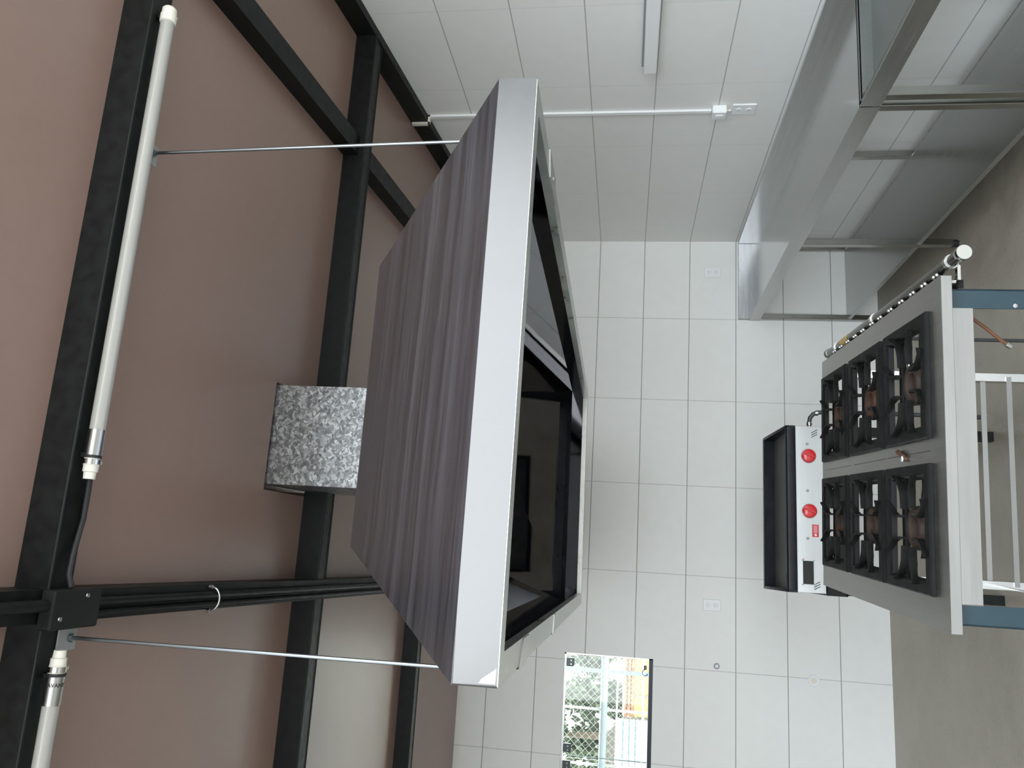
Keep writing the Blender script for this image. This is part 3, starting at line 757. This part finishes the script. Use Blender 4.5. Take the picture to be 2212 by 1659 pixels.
# ------------------------------------------------------------------ outside the window
struct(B().box((-40, .3, -.75), (30, 45, -.7)).box((-40, -7.9, -.75), (-5.2, .3, -.7)).obj('ground_rear', M_GROUND, smooth=False))
struct(B().box((-40, -60, -.25), (30, -6.4, -.06)).obj('ground_front', M_YARD, smooth=False))
fn = thing('chain_link_fence', 'wire chain-link fence with a thick horizontal pipe seen through the window', 'fence', (-4.0, 2.5, -.7))
FZ0, FZ1 = 1.2, 3.4
fn_w = B(); step = .072
x0, x1 = -1.6, 1.4; n = int((x1 - x0 + FZ1 - FZ0) / step)
for i in range(n):
    for s in (1, -1):
        c = x0 - (FZ1 - FZ0) + i * step if s > 0 else x0 + i * step
        # line x = c + s*(z-FZ0)
        za, zb = FZ0, FZ1
        lo_ = max(za, FZ0 + min((x0 - c) * s, (x1 - c) * s)); hi_ = min(zb, FZ0 + max((x0 - c) * s, (x1 - c) * s))
        if hi_ - lo_ < .02: continue
        fn_w.tube([(c + s * (lo_ - FZ0), .003 * s, lo_), (c + s * (hi_ - FZ0), .003 * s, hi_)], .0017, 4)
fn_w.obj('wire_mesh', M_WIRE, fn, False)
B().tube([(-1.6, -.03, 2.57), (1.4, -.03, 2.568)], .034, 16).obj('rail', M_FENCE, fn)
B().tube([(-1.6, -.012, 2.443), (1.4, -.012, 2.443)], .008, 8).obj('tension_wire', M_WIRE, fn)
B().tube([(-1.6, -.012, 2.197), (1.4, -.012, 2.197)], .010, 8).obj('tension_wire', M_WIRE, fn)
for x in (.252, -.245, -1.5, 1.3): B().tube([(x, .03, 0), (x, .03, 3.5)], .012, 10).obj('post', M_WIRE, fn)

bl = thing('yellow_building', 'yellow building with terracotta bands beyond the fence', 'building', (-3.2, 7.0, -.7))
B().box((-1.37, 0, 0), (2.5, 3, 2.37)).obj('wall', M_YELLOW, bl, False)
for z in (2.335, 2.28, 2.23): B().tube([(-1.38, -.03, z), (2.5, -.03, z)], .022, 8).obj('terracotta_band', M_TERRA, bl)
B().box((-.45, -.02, 1.80), (-.25, 0, 2.15)).obj('window', M_SHEET, bl, False)
B().box((-1.10, -.03, 1.7), (-1.06, 0, 2.36)).obj('downpipe', M_BARK, bl, False)
sh = thing('metal_sheet_fence', 'white slatted metal sheet wall left of the yellow building', 'fence', (-5.4, 6.8, -.7))
B().box((-1.5, 0, 0), (.82, .04, 2.44)).obj('sheet', M_SHEET, sh, False)
q = B()
for i in range(16): q.box((-1.5, -.012, 1.0 + i * .09), (.82, 0, 1.014 + i * .09))
q.obj('ribs', M_FENCE, sh, False)
tag(B().tube([(-3.955, 6.9, -.7), (-3.955, 6.9, 2.87)], .028, 10).obj('blue_pole', M_BLUE), 'slim blue upright pole in front of the yellow building', 'pole')
def tree(loc, h, r, label, n, seed):
    rr = random.Random(seed); t = thing('tree', label, 'tree', loc, 0, 'trees beyond the fence')
    B().tube([(0, 0, 0), (.05, 0, h * .5), (0, .05, h * .8)], [.14, .10, .05], 10).obj('trunk', M_BARK, t)
    c = B(); cl = []
    for i in range(26):
        a = rr.uniform(0, 2 * PI); e = rr.uniform(-1, 1); q_ = math.sqrt(1 - e * e)
        cl.append(Vector((r * .7 * q_ * math.cos(a), r * .7 * q_ * math.sin(a), h * .62 + e * h * .34)))
    for i in range(n):
        p = rr.choice(cl) + Vector((rr.gauss(0, .2), rr.gauss(0, .2), rr.gauss(0, .2))) * r * .55
        R_ = Euler((rr.uniform(0, 6), rr.uniform(0, 6), rr.uniform(0, 6))).to_matrix(); s = rr.uniform(.08, .17)
        vs_ = [c.bm.verts.new(p + R_ @ Vector(v) * s) for v in ((-1, 0, 0), (0, -.5, .1), (1, 0, 0), (0, .5, .1))]
        c.bm.faces.new(vs_)
    c.obj('crown', M_LEAF, t, False)
tree((-4.0, 17.8, -.7), 5.4, 1.7, 'green tree above the yellow building, seen through the window', 5500, 1)
tree((-6.3, 13.9, -.7), 4.7, 1.4, 'round green tree between the yellow building and the slatted wall', 5000, 4)
tree((-8.6, 17.6, -.7), 4.6, 1.5, 'green tree behind the white slatted wall, seen through the window', 4500, 2)
bk = B(); rr = random.Random(5); n = 14
for i in range(n):
    xa, xb = -9.5 + i * .55, -9.5 + (i + 1) * .55
    h = lambda x: 2.5 + .35 * math.sin(x * 1.7) + .18 * math.sin(x * 5.1)
    bk.hexa([(xa, 10.2, -.7), (xb, 10.2, -.7), (xb, 11.0, h(xb) - .7), (xa, 11.0, h(xa) - .7)], [(xa, 11.7, -.7), (xb, 11.7, -.7), (xb, 11.3, h(xb) - .72), (xa, 11.3, h(xa) - .72)])
tag(bk.obj('earth_bank', M_EARTH), 'brown earth bank below the trees, seen through the window', 'earth bank')

# ------------------------------------------------------------------ light: overcast sky through the assumed open front and the window, plus sun
wd = bpy.data.worlds.new('overcast_sky'); sc.world = wd; wd.use_nodes = True
t = wd.node_tree; bg = next(n for n in t.nodes if n.type == 'BACKGROUND')
tcn = node(t, 'ShaderNodeTexCoord'); sx = node(t, 'ShaderNodeSeparateXYZ'); t.links.new(tcn.outputs['Generated'], sx.inputs[0])
cr = ramp(t, maprange(t, sx.outputs['Z'], -1, 1, 0, 1), [(.45, (.40, .40, .39)), (.505, (.74, .78, .80)), (.62, (.66, .72, .77)), (1, (.50, .58, .66))])
t.links.new(cr, bg.inputs['Color']); bg.inputs['Strength'].default_value = 1.5
def portal(name, loc, rot, sx_, sy_):
    l = bpy.data.lights.new(name, 'AREA'); l.shape = 'RECTANGLE'; l.size = sx_; l.size_y = sy_; l.cycles.is_portal = True
    o = bpy.data.objects.new(name, l); COL.objects.link(o); o.location = loc; o.rotation_euler = rot
portal('front_portal', (-2.2, YF - .9, 1.6), (PI / 2, 0, 0), 5.0, 3.6)
portal('window_portal', ((WX0 + WX1) / 2, .10, (WZ0 + WZ1) / 2), (-PI / 2, 0, 0), WX1 - WX0, WZ1 - WZ0)

sl = bpy.data.lights.new('sun', 'SUN'); sl.energy = 9.0; sl.angle = math.radians(3); sl.color = (1, .97, .92)
so = bpy.data.objects.new('sun', sl); COL.objects.link(so)
so.rotation_euler = Vector((.12, -.80, -.58)).to_track_quat('-Z', 'Y').to_euler()

# ------------------------------------------------------------------ camera (phone held sideways: rolled a quarter turn)
RIGHT = Vector((0.975542167865926, -0.21784753650778593, 0.029324555460200047))
DOWN = Vector((0.05999586940458258, 0.1355438256273389, -0.9889531672373034))
FWD = Vector((0.2114662487723224, 0.9665248688842902, 0.14529866984376644))
cam = bpy.data.cameras.new('camera'); co = bpy.data.objects.new('camera', cam); COL.objects.link(co)
M = Matrix((DOWN, RIGHT, -FWD)).transposed().to_4x4(); M.translation = Vector((-2.3561407, -5.6398674, 1.7266908))
co.matrix_world = M
cam.sensor_width = 36; cam.sensor_fit = 'HORIZONTAL'; cam.lens = 1710.76 / 2212 * 36; cam.clip_start = .05; cam.clip_end = 200
sc.camera = co
sc.view_settings.view_transform = 'Standard'; sc.view_settings.look = 'None'; sc.view_settings.gamma = 1
sc.view_settings.use_curve_mapping = False; sc.view_settings.exposure = 2.74
sc.cycles.use_denoising = True
sc.cycles.max_bounces = 10; sc.cycles.diffuse_bounces = 6; sc.cycles.glossy_bounces = 6; sc.cycles.transparent_max_bounces = 12
sc.cycles.sample_clamp_indirect = 8
